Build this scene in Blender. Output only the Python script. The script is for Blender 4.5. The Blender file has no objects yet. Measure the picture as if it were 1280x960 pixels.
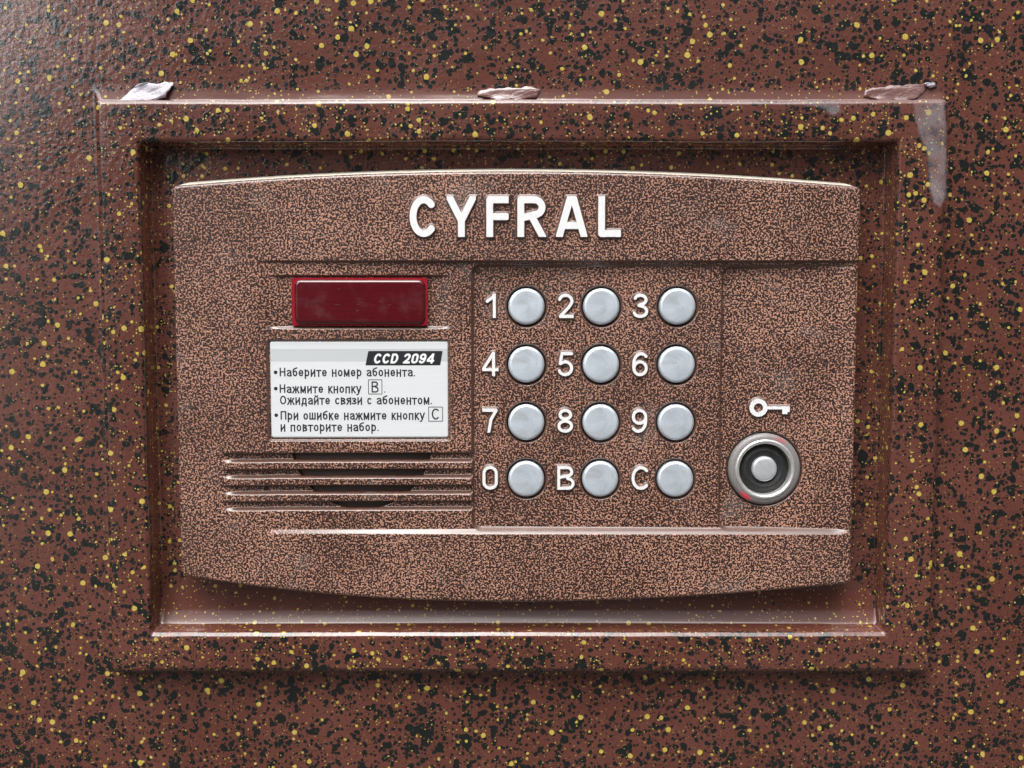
import bpy, math, random
import numpy as np
from mathutils import Vector

SC = bpy.context.scene
COL = SC.collection
random.seed(7)
R = math.radians

# ------------------------------------------------------------------ camera
F_PX, PITCH, CAM_D = 1244.0, R(4.2), 285.5          # focal length in px of a 1280 px wide frame, tilt, distance in mm
cam = bpy.data.cameras.new('camera')
cam.sensor_width = 36.0
cam.lens = 36.0 * F_PX / 1280.0
cam.clip_start, cam.clip_end = 0.01, 50.0
camo = bpy.data.objects.new('camera', cam)
COL.objects.link(camo)
camo.location = (0, -CAM_D / 1000, 0)
camo.rotation_euler = (R(90) - PITCH, 0, 0)
SC.camera = camo

# ------------------------------------------------------------------ sky and sun (overcast day)
SUN_EL, SUN_AZ = R(60), R(-12)                       # azimuth: 0 = straight in front of the door, negative = left
world = bpy.data.worlds.new('World')
SC.world = world
world.use_nodes = True
wn, wl = world.node_tree.nodes, world.node_tree.links
bg = wn['Background']
sky = wn.new('ShaderNodeTexSky')
sky.sky_type = 'NISHITA'
sky.sun_disc = False
sky.sun_elevation = SUN_EL
sky.sun_rotation = R(180) - SUN_AZ
sky.dust_density = 3.0
sky.ozone_density = 1.0
hsv = wn.new('ShaderNodeHueSaturation')
hsv.inputs['Saturation'].default_value = 0.27
wl.new(sky.outputs[0], hsv.inputs['Color'])
geo = wn.new('ShaderNodeTexCoord')
sep = wn.new('ShaderNodeSeparateXYZ')
wl.new(geo.outputs['Generated'], sep.inputs[0])


def wmath(op, a, b=None, clamp=False):
    n = wn.new('ShaderNodeMath')
    n.operation = op
    n.use_clamp = clamp
    for i, v in enumerate((a, b)):
        if v is None:
            continue
        if isinstance(v, (int, float)):
            n.inputs[i].default_value = v
        else:
            wl.new(v, n.inputs[i])
    return n.outputs[0]


def wsmooth(v, a, b):
    n = wn.new('ShaderNodeMapRange')
    n.interpolation_type = 'SMOOTHSTEP'
    wl.new(v, n.inputs[0])
    n.inputs[1].default_value, n.inputs[2].default_value = a, b
    return n.outputs[0]


# the buildings and trees across the yard stand up to about 25 degrees, with an open gap to the left
open_sky = wsmooth(sep.outputs['Z'], 0.27, 0.46)
gap = wmath('MULTIPLY', wsmooth(sep.outputs['X'], -0.395, -0.465), wsmooth(sep.outputs['Z'], 0.13, 0.30))
gap = wmath('MULTIPLY', gap, wsmooth(sep.outputs['X'], -0.62, -0.52))
wmix = wn.new('ShaderNodeMix')
wmix.data_type = 'RGBA'
wl.new(open_sky, wmix.inputs['Factor'])
yard = wn.new('ShaderNodeTexNoise')
yard.inputs['Scale'].default_value = 4.0
yard.inputs['Detail'].default_value = 4.0
wl.new(geo.outputs['Generated'], yard.inputs['Vector'])
ramp_ = wn.new('ShaderNodeValToRGB')
ramp_.color_ramp.elements[0].position, ramp_.color_ramp.elements[0].color = 0.38, (.25, .24, .23, 1)
ramp_.color_ramp.elements[1].position, ramp_.color_ramp.elements[1].color = 0.68, (1.5, 1.45, 1.5, 1)
wl.new(yard.outputs['Fac'], ramp_.inputs['Fac'])
paving = wn.new('ShaderNodeMix')                     # sunless pavement in front of the door
paving.data_type = 'RGBA'
wl.new(wsmooth(sep.outputs['Z'], -0.30, -0.55), paving.inputs['Factor'])
wl.new(ramp_.outputs[0], paving.inputs['A'])
paving.inputs['B'].default_value = (1.3, 1.25, 1.2, 1)
wl.new(paving.outputs['Result'], wmix.inputs['A'])
overcast = wn.new('ShaderNodeVectorMath')             # a cloud deck is brighter overhead than near the horizon
overcast.operation = 'SCALE'
wl.new(hsv.outputs[0], overcast.inputs[0])
deck = wn.new('ShaderNodeMapRange')
deck.interpolation_type = 'SMOOTHSTEP'
wl.new(sep.outputs['Z'], deck.inputs[0])
for k_, v_ in enumerate((0.55, 0.97, 0.85, 4.2)):
    deck.inputs[k_ + 1].default_value = v_
wl.new(deck.outputs[0], overcast.inputs['Scale'])
wl.new(overcast.outputs[0], wmix.inputs['B'])
side = wmath('MULTIPLY', wsmooth(sep.outputs['X'], -0.37, -0.50), wsmooth(sep.outputs['X'], -0.72, -0.56))
side = wmath('MULTIPLY', side, wsmooth(sep.outputs['Z'], -0.40, -0.10))
pale = wn.new('ShaderNodeMix')                        # unseen pale glow added on that side to veil the door's left edge
pale.data_type = 'RGBA'
wl.new(side, pale.inputs['Factor'])
wl.new(wmix.outputs['Result'], pale.inputs['A'])
pale.inputs['B'].default_value = (7.0, 6.9, 6.8, 1)
cloud = wn.new('ShaderNodeMix')
cloud.data_type = 'RGBA'
wl.new(gap, cloud.inputs['Factor'])
wl.new(pale.outputs['Result'], cloud.inputs['A'])
cloud.inputs['B'].default_value = (85, 84, 86, 1)
wl.new(cloud.outputs['Result'], bg.inputs[0])
bg.inputs[1].default_value = 0.12

sun = bpy.data.lights.new('sun', 'SUN')
sun.energy = 1.3
sun.angle = R(50)
sun.color = (1.0, 0.97, 0.93)
suno = bpy.data.objects.new('sun', sun)
COL.objects.link(suno)
to_sun = Vector((math.sin(SUN_AZ) * math.cos(SUN_EL), -math.cos(SUN_AZ) * math.cos(SUN_EL), math.sin(SUN_EL)))
suno.rotation_euler = to_sun.to_track_quat('Z', 'Y').to_euler()
suno.location = to_sun * 3

SC.view_settings.view_transform = 'Standard'
SC.view_settings.look = 'None'
SC.view_settings.exposure = 0.02
SC.view_settings.gamma = 1.0


# ------------------------------------------------------------------ helpers
def U(px, py, h=6.0):
    """millimetre position on the plane h mm in front of the door sheet, surveyed from the photograph"""
    a, b = (px - 640) / F_PX, -(py - 480) / F_PX
    ry = math.cos(PITCH) + b * math.sin(PITCH)
    rz = -math.sin(PITCH) + b * math.cos(PITCH)
    t = (CAM_D - h) / ry
    return (t * a, t * rz)


def sstep(v, a, b):
    t = np.clip((v - a) / (b - a), 0, 1)
    return t * t * (3 - 2 * t)


def lstep(v, a, b):
    return np.clip((v - a) / (b - a), 0, 1)


def empty(name, o, label=None, cat=None, group=None):
    e = bpy.data.objects.new(name, None)
    e.empty_display_size = 0.01
    COL.objects.link(e)
    e.location = Vector((o[0], -o[2], o[1])) / 1000
    if label:
        e['label'] = label
        e['category'] = cat
    if group:
        e['group'] = group
    return e


def world_loc(o):
    p = Vector(o.location)
    while o.parent:
        o = o.parent
        p += o.location
    return p


def mesh(name, xzh, faces, mats, parent=None, origin=None, smooth=True, fmat=None, attr=None):
    """xzh: N x 3 array in mm (x, z up, h out of the door). One mesh object, origin in the same mm coordinates."""
    v = np.asarray(xzh, dtype=np.float64)
    if origin is None:
        c = v.mean(axis=0)
        origin = (c[0], c[1], v[:, 2].min())
    v = v - np.asarray(origin)
    co = np.stack([v[:, 0], -v[:, 2], v[:, 1]], axis=1) / 1000
    me = bpy.data.meshes.new(name)
    if isinstance(faces, np.ndarray):
        k = faces.shape[1]
        nf = len(faces)
        me.vertices.add(len(co))
        me.vertices.foreach_set('co', co.ravel().astype(np.float32))
        me.loops.add(nf * k)
        me.loops.foreach_set('vertex_index', faces.ravel().astype(np.int32))
        me.polygons.add(nf)
        me.polygons.foreach_set('loop_start', np.arange(0, nf * k, k, dtype=np.int32))
        me.update(calc_edges=True)
    else:
        me.from_pydata([tuple(c) for c in co], [], faces)
    me.validate()
    for m in (mats if isinstance(mats, (list, tuple)) else [mats]):
        me.materials.append(m)
    me.polygons.foreach_set('use_smooth', np.full(len(me.polygons), smooth))
    if fmat is not None:
        me.polygons.foreach_set('material_index', np.asarray(fmat, dtype=np.int32))
    for an, av in ([] if attr is None else attr if isinstance(attr, list) else [attr]):
        a = me.attributes.new(an, 'FLOAT', 'POINT')
        a.data.foreach_set('value', np.asarray(av, dtype=np.float32))
    o = bpy.data.objects.new(name, me)
    COL.objects.link(o)
    loc = Vector((origin[0], -origin[2], origin[1])) / 1000
    if parent:
        o.parent = parent
        loc = loc - world_loc(parent)
    o.location = loc
    return o


def grid_faces(nx, nz, off=0):
    i = np.arange(nx - 1)[None, :] + np.arange(nz - 1)[:, None] * nx + off
    i = i.ravel()
    return np.stack([i, i + 1, i + nx + 1, i + nx], axis=1)


def lathe(profile, n=64):
    """profile of (r, h); axis along h, around the origin. First r may be 0."""
    v, f = [], []
    for (r, h) in profile:
        for k in range(n):
            a = 2 * math.pi * k / n
            v.append((r * math.cos(a), r * math.sin(a), h))
    for i in range(len(profile) - 1):
        for k in range(n):
            a, b = i * n + k, i * n + (k + 1) % n
            f.append((a, b, b + n, a + n))
    return v, f


def flip(faces):
    return [tuple(reversed(t)) for t in faces]


# ---- signed distance shapes and marching squares
def seg_dist(X, Z, pts):
    d = np.full(X.shape, 1e9)
    for (x0, z0), (x1, z1) in zip(pts[:-1], pts[1:]):
        dx, dz = x1 - x0, z1 - z0
        L = dx * dx + dz * dz
        t = np.clip(((X - x0) * dx + (Z - z0) * dz) / L, 0, 1) if L > 0 else 0
        d = np.minimum(d, np.hypot(X - x0 - t * dx, Z - z0 - t * dz))
    return d


def poly_sdf(X, Z, pts):
    d = seg_dist(X, Z, list(pts) + [pts[0]])
    ins = np.zeros(X.shape, bool)
    n = len(pts)
    for i in range(n):
        x0, z0 = pts[i]
        x1, z1 = pts[(i + 1) % n]
        if z0 == z1:
            continue
        c = ((z0 > Z) != (z1 > Z)) & (X < (x1 - x0) * (Z - z0) / (z1 - z0) + x0)
        ins ^= c
    return np.where(ins, -d, d)


def rrect_sdf(X, Z, x0, x1, z0, z1, r):
    cx, cz = (x0 + x1) / 2, (z0 + z1) / 2
    qx = np.abs(X - cx) - (x1 - x0) / 2 + r
    qz = np.abs(Z - cz) - (z1 - z0) / 2 + r
    return np.hypot(np.maximum(qx, 0), np.maximum(qz, 0)) + np.minimum(np.maximum(qx, qz), 0) - r


def sdf_polys(sdf, x0, x1, z0, z1, step):
    """marching squares of sdf(X,Z) < 0: returns (N x 2 verts, faces)"""
    nx, nz = int((x1 - x0) / step) + 2, int((z1 - z0) / step) + 2
    xs, zs = x0 + np.arange(nx) * step, z0 + np.arange(nz) * step
    X, Z = np.meshgrid(xs, zs)
    V = sdf(X, Z)
    V = np.where(np.abs(V) < 1e-6, 1e-6, V)
    ins = V < 0
    verts, faces, key = [], [], {}

    def gv(i, j):
        k = (i, j)
        if k not in key:
            key[k] = len(verts)
            verts.append((xs[i], zs[j]))
        return key[k]

    def ev(i, j, i2, j2):
        k = (min((i, j), (i2, j2)), max((i, j), (i2, j2)), 'e')
        if k not in key:
            a, b = V[j, i], V[j2, i2]
            t = a / (a - b)
            key[k] = len(verts)
            verts.append((xs[i] + t * (xs[i2] - xs[i]), zs[j] + t * (zs[j2] - zs[j])))
        return key[k]
    anyin = ins[:-1, :-1] | ins[1:, :-1] | ins[:-1, 1:] | ins[1:, 1:]
    for j, i in zip(*np.nonzero(anyin)):
        c = [(i, j), (i + 1, j), (i + 1, j + 1), (i, j + 1)]
        p = []
        for a in range(4):
            q, w = c[a], c[(a + 1) % 4]
            if ins[q[1], q[0]]:
                p.append(gv(*q))
            if ins[q[1], q[0]] != ins[w[1], w[0]]:
                p.append(ev(*q, *w))
        if len(p) >= 3:
            faces.append(tuple(p))
    return np.array(verts), faces


def slab(verts2, faces, top, bottom):
    """give marching-squares polygons a thickness; top, bottom: functions of x, z"""
    n = len(verts2)
    t = np.column_stack([verts2, top(verts2[:, 0], verts2[:, 1])])
    b = np.column_stack([verts2, bottom(verts2[:, 0], verts2[:, 1])])
    cnt = {}
    for f in faces:
        for a, c in zip(f, f[1:] + f[:1]):
            cnt[(a, c)] = 1
    walls = [(c, a, a + n, c + n) for (a, c) in cnt if (c, a) not in cnt]
    return np.vstack([t, b]), list(faces) + walls, len(faces)


# ---- stroke lettering: skeletons in units of the cap height
def ell(cx, cz, rx, rz, a0, a1, n=20):
    return [(cx + rx * math.cos(R(a0 + (a1 - a0) * i / n)), cz + rz * math.sin(R(a0 + (a1 - a0) * i / n))) for i in range(n + 1)]


def glyph(c, s):
    """strokes and width of a letter; s is half the stroke width"""
    X = 0.75
    W = 0.50
    l, r, t, m = s, W - s, 1 - s, 0.5
    xt, xm = X - s, X / 2
    if c == 'о':
        return [ell(W / 2, xm, W / 2 - s, xm - s, 0, 360)], W
    if c == 'с':
        return [ell(W / 2, xm, W / 2 - s, xm - s, 48, 312)], W - .02
    if c == 'е':
        return [ell(W / 2, xm, W / 2 - s, xm - s, 0, 322), [(l, xm), (r, xm)]], W
    if c == 'р':
        return [[(l, -.24), (l, X)], ell(W / 2, xm, W / 2 - s, xm - s, 0, 360)], W
    if c == 'а':
        return [ell(.24, X - .22, .19, .22 - s, 155, 0, 14) + [(.43, .06), (.47, s)],
                [(.43, .44), (.24, .41)] + ell(.2, .215, .2 - s, .215 - s, 90, 270, 12) + [(.3, .06), (.43, .17)]], .49
    if c == 'б':
        return [ell(W / 2, .34, W / 2 - s, .34 - s, 0, 360), [(l, .36), (.06, .66), (.13, .82), (.26, .89), (.44, .97)]], W
    if c == 'в':
        return [[(l, 0), (l, X)], [(l, xt), (.26, xt)] + ell(.26, X - .19, .13, .19 - s, 90, -90, 10) + [(l, .38)],
                [(.26, .385)] + ell(.28, .2, .15, .2 - s, 90, -90, 10) + [(l, s)]], .47
    if c == 'д':
        return [[(s, -.17), (s, s), (.58 - s, s), (.58 - s, -.17)], [(.1, s), (.17, .3), (.18, xt), (.47, xt), (.47, s)]], .58
    if c == 'ж':
        return [[(.35, 0), (.35, X)], [(.03, 0), (.22, .39), (.48, .39), (.67, 0)], [(.04, xt), (.1, xt), (.22, .39)],
                [(.66, xt), (.6, xt), (.48, .39)]], .7
    if c == 'з':
        return [ell(.2, X - .19, .17, .19 - s, 150, -80, 12) + [(.15, .385)], [(.15, .385)] + ell(.2, .2, .2, .2 - s, 80, -155, 12)], .43
    if c in 'ий':
        g = [[(l, 0), (l, X)], [(r, 0), (r, X)], [(l, .12), (r, X - .12)]]
        if c == 'й':
            g.append(ell(W / 2, .98, .12, .1, 180, 360, 8))
        return g, W
    if c == 'к':
        return [[(l, 0), (l, X)], [(l, .38), (.18, .38), (.42, 0)], [(.18, .38), (.33, .68), (.42, .71)]], .44
    if c == 'м':
        return [[(l, 0), (l, X), (.3, .08), (.6 - s, X), (.6 - s, 0)]], .6
    if c == 'н':
        return [[(l, 0), (l, X)], [(r, 0), (r, X)], [(l, .39), (r, .39)]], W
    if c == 'п':
        return [[(l, 0), (l, xt), (r, xt), (r, 0)]], W
    if c == 'т':
        return [[(0, xt), (.44, xt)], [(.22, 0), (.22, xt)]], .44
    if c == 'у':
        return [[(.03, X), (.24, .05)], [(.45, X), (.22, 0), (.15, -.17), (.03, -.2)]], .47
    if c == 'ш':
        return [[(l, X), (l, s), (.68 - s, s), (.68 - s, X)], [(.34, s), (.34, X)]], .68
    if c == 'я':
        return [[(.42, 0), (.42, X)], [(.42, xt), (.21, xt)] + ell(.21, X - .19, .16, .19 - s, 90, 270, 10) + [(.42, .36)], [(.25, .36), (.05, 0)]], .46
    W = .62
    r = W - s
    if c == 'Н':
        return [[(l, 0), (l, 1)], [(r, 0), (r, 1)], [(l, .52), (r, .52)]], W
    if c == 'П':
        return [[(l, 0), (l, t), (r, t), (r, 0)]], W
    if c in 'О':
        return [ell(.33, m, .33 - s, m - s, 0, 360, 32)], .66
    if c == '0':
        W = .62
        return [ell(W / 2, 1 - .31, W / 2 - s, .31 - s, 0, 180) + ell(W / 2, .31, W / 2 - s, .31 - s, 180, 360) + [(W - s, .69)]], W
    if c == 'C':
        return [ell(.35, m, .35 - s, m - s, 46, 314, 32)], .68
    if c == 'B':
        return [[(l, -1), (l, 2)], [(l, t), (.4, t)] + ell(.4, .76, .2 - s / 2, .24 - s, 90, -90, 12) + [(l, .52)],
                [(.4, .52)] + ell(.42, .265, .24 - s / 2, .265 - s, 90, -90, 12) + [(l, s)]], .68
    if c == 'D':
        return [[(l, s), (l, t), (.3, t)] + ell(.3, m, .36 - s, m - s, 90, -90, 20) + [(l, s)]], .68
    if c == 'Y':
        return [[(-.02, 1.15), (.36, .4)], [(.74, 1.15), (.36, .4)], [(.36, .42), (.36, -1)]], .72
    if c == 'F':
        return [[(l, -1), (l, t), (1, t)], [(l, .5), (.5, .5)]], .56
    if c == 'R':
        return [[(l, -1), (l, t), (.42, t)] + ell(.42, .73, .27 - s, .27 - s, 90, -90, 12) + [(l, .46)], [(.38, .46), (.68, -.1)]], .71
    if c == 'A':
        return [[(.02, -.2), (.39, 1.1)], [(.76, -.2), (.39, 1.1)], [(.17, .28), (.61, .28)]], .78
    if c == 'L':
        return [[(l, 2), (l, s), (2, s)]], .58
    if c == '1':
        return [[(.4, -1), (.4, 1 - s * .6), (.3, .83), (.1, .69)]], .46
    if c == '2':
        return [ell(.31, .7, .31 - s, .3 - s, 165, -25, 16) + [(.42, .42), (.1, s), (1, s)]], .63
    if c == '3':
        return [ell(.3, .75, .25 - s / 2, .25 - s, 160, -80, 14) + [(.24, .52)], [(.24, .52)] + ell(.3, .275, .31 - s, .275 - s, 80, -160, 16)], .62
    if c == '4':
        return [[(.46, -1), (.46, 1.0 - s * .4), (.03, .27), (1, .27)]], .66
    if c == '5':
        return [[(.55, t), (.17, t), (.1, .52)] + ell(.3, .33, .31 - s, .33 - s, 130, -155, 18)], .62
    if c == '6':
        return [ell(.32, .33, .31 - s, .33 - s, 0, 360, 24), [(s, .36)] + ell(.36, .5, .36 - s, .5 - s, 180, 48, 16)], .64
    if c == '9':
        return [ell(.31, .67, .31 - s, .33 - s, 0, 360, 24), [(.62 - s, .64)] + ell(.27, .5, .35 - s, .5 - s, 0, -132, 16)], .63
    if c == '7':
        return [[(-1, t), (.55, t), (.34, .55), (.22, -.2)]], .6
    if c == '8':
        return [ell(.31, .755, .27 - s, .245 - s, 0, 360, 24), ell(.31, .275, .31 - s, .275 - s, 0, 360, 24)], .62
    if c == '.':
        return [[(.07, s), (.07, s + .01)]], .14
    return [], .28


CLIPPED = set('BYFRAL147НП2')


def glyph_sdf(c, X, Z, x, z, w, hgt, half, hscale=None):
    """distance in mm to letter c drawn in the box (x, z, w, hgt) with stroke half width 'half' mm"""
    st, gw = glyph(c, half / hgt)
    k = w / gw
    d = np.full(X.shape, 1e9)
    for pl in st:
        d = np.minimum(d, seg_dist(X, Z, [(x + p[0] * k, z + p[1] * hgt) for p in pl]))
    d = d - half
    if c in CLIPPED:
        d = np.maximum(d, np.maximum(np.maximum(x - X, X - x - w), np.maximum(z - Z, Z - z - hgt)))
    return d


def text_sdf(text, x, z, width, hgt, half, slant=0.0, gap=0.1):
    """list of glyph placements filling 'width' mm, and an sdf over all of them"""
    adv = []
    for c in text:
        adv.append(glyph(c, half / hgt)[1] + gap)
    k = width / (sum(adv) - gap)
    place = []
    cx = x
    for c, a in zip(text, adv):
        if c != ' ':
            place.append((c, cx, (a - gap) * k))
        cx += a * k

    def f(X, Z):
        Xs = X - slant * (Z - z)
        d = np.full(X.shape, 9.0)
        for c, gx, gw in place:
            m = (Xs > gx - .6) & (Xs < gx + gw + .6)
            if m.any():
                d[m] = np.minimum(d[m], glyph_sdf(c, Xs[m], Z[m], gx, z, gw, hgt, half))
        return d
    return f


# ------------------------------------------------------------------ materials
class NT:
    def __init__(self, name):
        self.m = bpy.data.materials.new(name)
        self.m.use_nodes = True
        self.n, self.l = self.m.node_tree.nodes, self.m.node_tree.links
        self.p = self.n['Principled BSDF']
        self._mm = None

    def set(self, sock, v):
        if hasattr(v, 'is_output'):
            self.l.new(v, sock)
        else:
            sock.default_value = v

    def P(self, **kw):
        for k, v in kw.items():
            self.set(self.p.inputs[k.replace('_', ' ')], v)
        return self

    def mm(self):
        if self._mm is None:
            t = self.n.new('ShaderNodeNewGeometry')
            self._mm = self.vmath('SCALE', t.outputs['Position'], scale=1000.0)
        return self._mm

    def obj(self):
        t = self.n.new('ShaderNodeTexCoord')
        return self.vmath('SCALE', t.outputs['Object'], scale=1000.0)

    def vmath(self, op, a, b=None, scale=None):
        n = self.n.new('ShaderNodeVectorMath')
        n.operation = op
        self.set(n.inputs[0], a)
        if b is not None:
            self.set(n.inputs[1], b)
        if scale is not None:
            n.inputs['Scale'].default_value = scale
        return n.outputs['Value'] if op in ('LENGTH', 'DOT_PRODUCT') else n.outputs[0]

    def math(self, op, a, b=None, c=None, clamp=False):
        n = self.n.new('ShaderNodeMath')
        n.operation = op
        n.use_clamp = clamp
        for i, v in enumerate((a, b, c)):
            if v is not None:
                self.set(n.inputs[i], v)
        return n.outputs[0]

    def range(self, v, a, b, c=0.0, d=1.0, smooth=True):
        n = self.n.new('ShaderNodeMapRange')
        n.interpolation_type = 'SMOOTHSTEP' if smooth else 'LINEAR'
        self.set(n.inputs[0], v)
        for i, k in enumerate((a, b, c, d)):
            self.set(n.inputs[i + 1], k)
        return n.outputs[0]

    def noise(self, vec, scale, detail=2.0, rough=0.5, dist=0.0, out='Fac'):
        n = self.n.new('ShaderNodeTexNoise')
        self.set(n.inputs['Vector'], vec)
        n.inputs['Scale'].default_value = scale
        n.inputs['Detail'].default_value = detail
        n.inputs['Roughness'].default_value = rough
        n.inputs['Distortion'].default_value = dist
        return n.outputs[out]

    def voro(self, vec, scale, feature='F1', out='Distance', rnd=1.0):
        n = self.n.new('ShaderNodeTexVoronoi')
        n.feature = feature
        self.set(n.inputs['Vector'], vec)
        n.inputs['Scale'].default_value = scale
        n.inputs['Randomness'].default_value = rnd
        return n if out is None else n.outputs[out]

    def mix(self, f, a, b):
        n = self.n.new('ShaderNodeMix')
        n.data_type = 'RGBA'
        self.set(n.inputs['Factor'], f)
        self.set(n.inputs['A'], a)
        self.set(n.inputs['B'], b)
        return n.outputs['Result']

    def bump(self, h, dist, strength=1.0, normal=None):
        n = self.n.new('ShaderNodeBump')
        n.inputs['Strength'].default_value = strength
        n.inputs['Distance'].default_value = dist
        self.set(n.inputs['Height'], h)
        if normal is not None:
            self.set(n.inputs['Normal'], normal)
        return n.outputs[0]


def speckled_paint():
    t = NT('speckled_brown_paint')
    p = t.mm()
    wob = t.vmath('SCALE', t.vmath('SUBTRACT', t.noise(p, 0.38, 1.0, out='Color'), (.5, .5, .5)), scale=2.0)
    pw = t.vmath('ADD', p, wob)
    wob2 = t.vmath('SCALE', t.vmath('SUBTRACT', t.noise(p, 1.0, 0.0, out='Color'), (.5, .5, .5)), scale=.35)
    pg = t.vmath('ADD', p, wob2)

    def layer(vec, cell, off, prob, r0, r1, soft=0.05, pw_=2.0, grow=None):
        v = t.voro(t.vmath('ADD', vec, off), 1.0 / cell, out=None)
        s = t.n.new('ShaderNodeSeparateColor')
        t.l.new(v.outputs['Color'], s.inputs[0])
        rad = t.math('ADD', r0 / cell, t.math('MULTIPLY', t.math('POWER', s.outputs[1], pw_), (r1 - r0) / cell))
        if grow is not None:
            rad = t.math('MULTIPLY', rad, grow)
        on = t.math('LESS_THAN', s.outputs[0], prob)
        d = t.math('SUBTRACT', rad, v.outputs['Distance'])
        return t.math('MULTIPLY', t.range(d, -soft / cell, soft / cell), on)

    clump = t.range(t.noise(p, 0.13, 2.0, .6), 0.36, 0.64, 0.80, 1.30)
    b = layer(pw, 3.5, (3, 7, 1), 0.56, 0.45, 1.35, .07, 1.2, clump)
    for args in ((pw, 2.35, (13, 2, 9), 0.6, .36, .98, .06, 1.2), (pg, 1.55, (41, 12, 39), 0.6, .28, .7, .05, 1.2), (pg, 1.05, (5, 21, 4), .58, .2, .48, .05, 1.3), (pg, .68, (9, 1, 17), .5, .1, .28, .04, 1.3)):
        b = t.math('MAXIMUM', b, layer(*args, grow=clump))
    att = t.n.new('ShaderNodeAttribute')
    att.attribute_name = 'bare'
    keep = t.math('SUBTRACT', 1.0, att.outputs['Fac'], clamp=True)
    reach = t.range(t.math('ADD', keep, t.math('MULTIPLY', t.math('SUBTRACT', t.noise(p, .8, 1.0), .5), 1.2)), .42, .5)
    b = t.math('MULTIPLY', b, reach)
    g = layer(pg, 5.0, (31, 4, 2), .55, .35, .95, .05, 1.5)
    for args in ((pg, 3.0, (2, 41, 6), .6, .25, .66, .05, 1.8), (pg, 1.8, (17, 8, 3), .58, .16, .38, .05, 1.6), (pg, .95, (6, 3, 29), .52, .1, .21, .04, 1.3)):
        g = t.math('MAXIMUM', g, layer(*args))
    hue = t.noise(p, 0.03, 3.0)
    base = t.mix(t.range(hue, .35, .65), (.110, .037, .026, 1), (.132, .046, .033, 1))
    blk = t.mix(t.noise(p, .7), (.007, .009, .008, 1), (.015, .018, .016, 1))
    gold = t.mix(t.noise(p, 1.6), (.40, .29, .035, 1), (.62, .50, .12, 1))
    c = t.mix(b, base, blk)
    c = t.mix(g, c, gold)
    peel = t.noise(p, 0.62, 2.0, .5)
    fine = t.noise(p, 2.2, 2.0, .5)
    hgt = t.math('ADD', t.math('MULTIPLY', peel, .9), t.math('MULTIPLY', fine, .14))
    hgt = t.math('ADD', hgt, t.math('MULTIPLY', b, .09))
    hgt = t.math('ADD', hgt, t.math('MULTIPLY', g, .16))
    hgt = t.math('MULTIPLY', hgt, t.math('ADD', .25, t.math('MULTIPLY', keep, .75)))
    t.P(Base_Color=c, Roughness=t.range(t.noise(p, .06, 3.0),   .3, .7, .15, .24), Normal=t.bump(hgt, .00021, .8), IOR=1.5)
    t.set(t.p.inputs['Coat Weight'], t.math('ADD', .35, t.math('MULTIPLY', att.outputs['Fac'], .35), clamp=True))
    t.p.inputs['Coat Roughness'].default_value = .1
    return t.m


def bare_paint():
    t = NT('plain_brown_paint_lump')
    p = t.mm()
    h = t.noise(t.vmath('MULTIPLY', p, (.5, 1, 1)), .6, 2.0, .5, 1.0)
    t.P(Base_Color=t.mix(t.noise(p, .3), (.12, .045, .036, 1), (.17, .08, .07, 1)), Roughness=.22, Normal=t.bump(h, .0005, .7))
    t.p.inputs['Coat Weight'].default_value = 1.0
    t.p.inputs['Coat Roughness'].default_value = .15
    t.p.inputs['Coat IOR'].default_value = 1.55
    return t.m


def milky_film():
    t = NT('milky_overlay')
    p = t.mm()
    tr = t.n.new('ShaderNodeBsdfTransparent')
    mx = t.n.new('ShaderNodeMixShader')
    t.P(Base_Color=(.50, .44, .46, 1), Roughness=.3)
    sf = t.n.new('ShaderNodeAttribute')
    sf.attribute_name = 'soft'
    t.set(mx.inputs[0], t.math('MULTIPLY', t.range(t.noise(p, .2, 2.0, .5), .3, .75, .16, .38), sf.outputs['Fac']))
    t.l.new(tr.outputs[0], mx.inputs[1])
    t.l.new(t.p.outputs[0], mx.inputs[2])
    t.l.new(mx.outputs[0], t.n['Material Output'].inputs[0])
    return t.m


def hammered(name='hammered_copper_paint'):
    t = NT(name)
    p = t.mm()
    tone = t.noise(p, .045, 3.0)
    a = t.math('ADD', t.noise(t.vmath('MULTIPLY', p, (1, 0, 1)), 2.0, 0.0, .5, .5), t.range(tone, .3, .7, -.03, .03, False))
    line = t.range(a, .50, .61)
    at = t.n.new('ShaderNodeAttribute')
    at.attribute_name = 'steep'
    pool_shade = t.n.new('ShaderNodeAttribute')
    pool_shade.attribute_name = 'pool_shade'
    line = t.math('ADD', t.math('MULTIPLY', line, t.math('SUBTRACT', 1.0, at.outputs['Fac'])), t.math('MULTIPLY', at.outputs['Fac'], pool_shade.outputs['Fac']))
    light = t.mix(t.range(tone, .35, .65), (.44, .215, .14, 1), (.51, .26, .175, 1))
    dark = t.mix(t.noise(p, .5), (.028, .012, .009, 1), (.044, .019, .014, 1))
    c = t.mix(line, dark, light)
    scuff = t.math('MULTIPLY', t.range(t.noise(t.vmath('ADD', p, (9, 70, 31)), .07, 5.0, .65), .56, .74), .22)
    c = t.mix(scuff, c, (.30, .27, .25, 1))
    t.P(Base_Color=c, Metallic=.0, Roughness=t.range(line, 0, 1, .36, .46), Normal=t.bump(line, .00016, .6))
    t.p.inputs['Coat Weight'].default_value = 1.0
    t.p.inputs['Coat Roughness'].default_value = .14
    return t.m


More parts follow.
